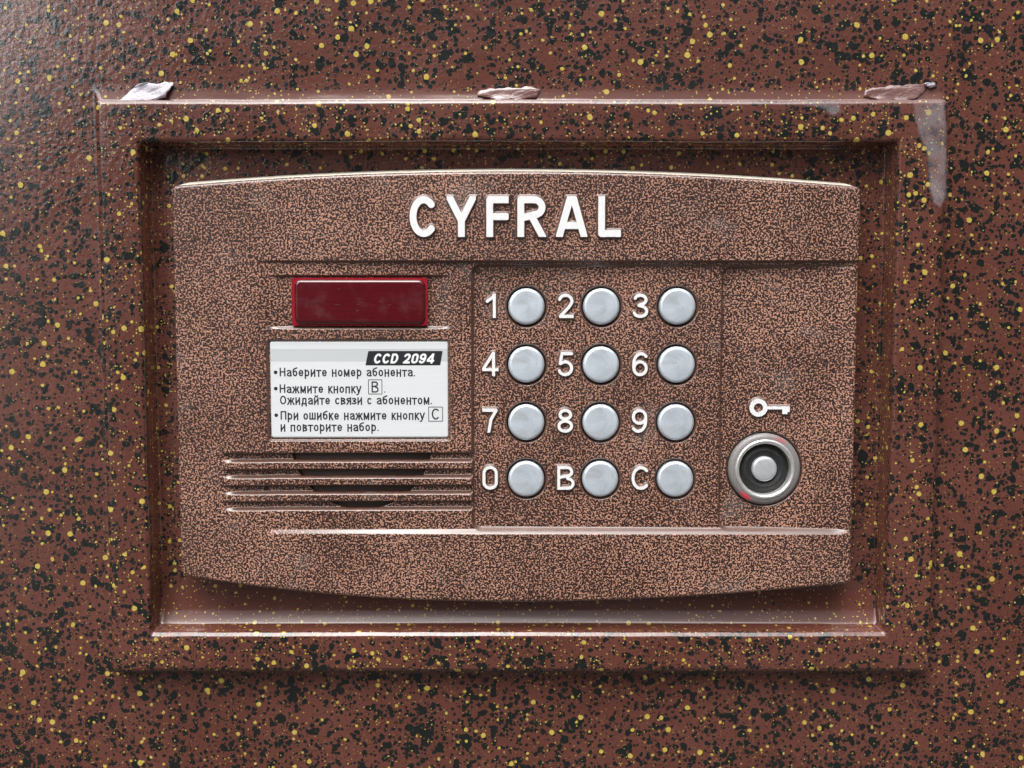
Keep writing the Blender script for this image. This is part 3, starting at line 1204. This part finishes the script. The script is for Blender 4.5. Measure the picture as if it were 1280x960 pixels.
v2, f = sdf_polys(lambda X, Z: rrect_sdf(X, Z, px0, px1, pz0, pz1, .35), px0 - 1, px1 + 1, pz0 - 1, pz1 + 1, .5)


def ph(x, z, o=0.0):
    return H_DEV - left_depth(x) - .45 + o


v, ff, _ = slab(v2, f, lambda x, z: ph(x, z), lambda x, z: ph(x, z, -.4))
plate = mesh('instruction_plate', v, ff, M_PLATE, inter, origin=(pcx, pcz, HP - .5))


def ink(name, f, box, mat, o, step=.07):
    v2, fc = sdf_polys(f, *box, step)
    v, ff, _ = slab(v2, fc, lambda x, z: ph(x, z, o), lambda x, z: ph(x, z, o - .03))
    return mesh(name, v, ff, mat, plate, smooth=False)


def text_line(text, x0, x1, ybase, ytop, half=.192, name='lettering', mat=None, o=.03, slant=0.0, gap=.12):
    a, zb = on_plate(x0, ybase)
    b, zt = on_plate(x1, ytop)
    f = text_sdf(text, a, zb, b - a, zt - zb, half, slant, gap)
    return ink(name, f, (a - .5, b + 1.0, zb - .8, zt + .6), mat or M_INK, o)


text_line('Наберите номер абонента.', 349, 518.3, 470.7, 459.7)
text_line('Нажмите кнопку', 349, 450.7, 491.4, 480.6)
text_line('Ожидайте связи с абонентом.', 349.5, 539.5, 505.8, 494.8)
text_line('При ошибке нажмите кнопку', 350.2, 530.2, 524.9, 514.0)
text_line('и повторите набор.', 350.2, 472.8, 539.4, 528.4)
text_line('B', 464, 472.6, 491.0, 477.0, .2)
text_line('C', 539.3, 549.2, 525.0, 511.0, .2)
text_line('.', 479.6, 481.2, 491.2, 480.6, .17)
for cx, cy in ((344, 465.6), (344.2, 485.9), (344.8, 519.3)):
    a, b = on_plate(cx, cy)
    ink('bullet_point', lambda X, Z: np.hypot(X - a, Z - b) - .52, (a - 1, a + 1, b - 1, b + 1), M_INK, .03)
for x0, y0, x1, y1 in ((459.6, 474.6, 477.5, 493.3), (535, 508.8, 553.4, 527.4)):
    a, d = on_plate(x0, y0)
    b, c = on_plate(x1, y1)
    ink('key_outline', lambda X, Z: np.abs(rrect_sdf(X, Z, a + .1, b - .1, c + .1, d - .1, .05)) - .1, (a - .5, b + .5, c - .5, d + .5), M_INK, .03)
pg = [on_plate(*q) for q in ((459.9, 438.9), (553.0, 438.9), (550.0, 456.9), (456.3, 456.9))]
ink('header_bar', lambda X, Z: poly_sdf(X, Z, pg), (pg[3][0] - .5, pg[1][0] + .5, pg[2][1] - .5, pg[0][1] + .5), M_INK, .03, .2)
text_line('CCD 2094', 465.8, 541.5, 454.6, 442.0, .30, 'header_lettering', M_PLATEWHITE, .06, .22, .09)

SC.render.engine = 'CYCLES'
SC.cycles.max_bounces = 8
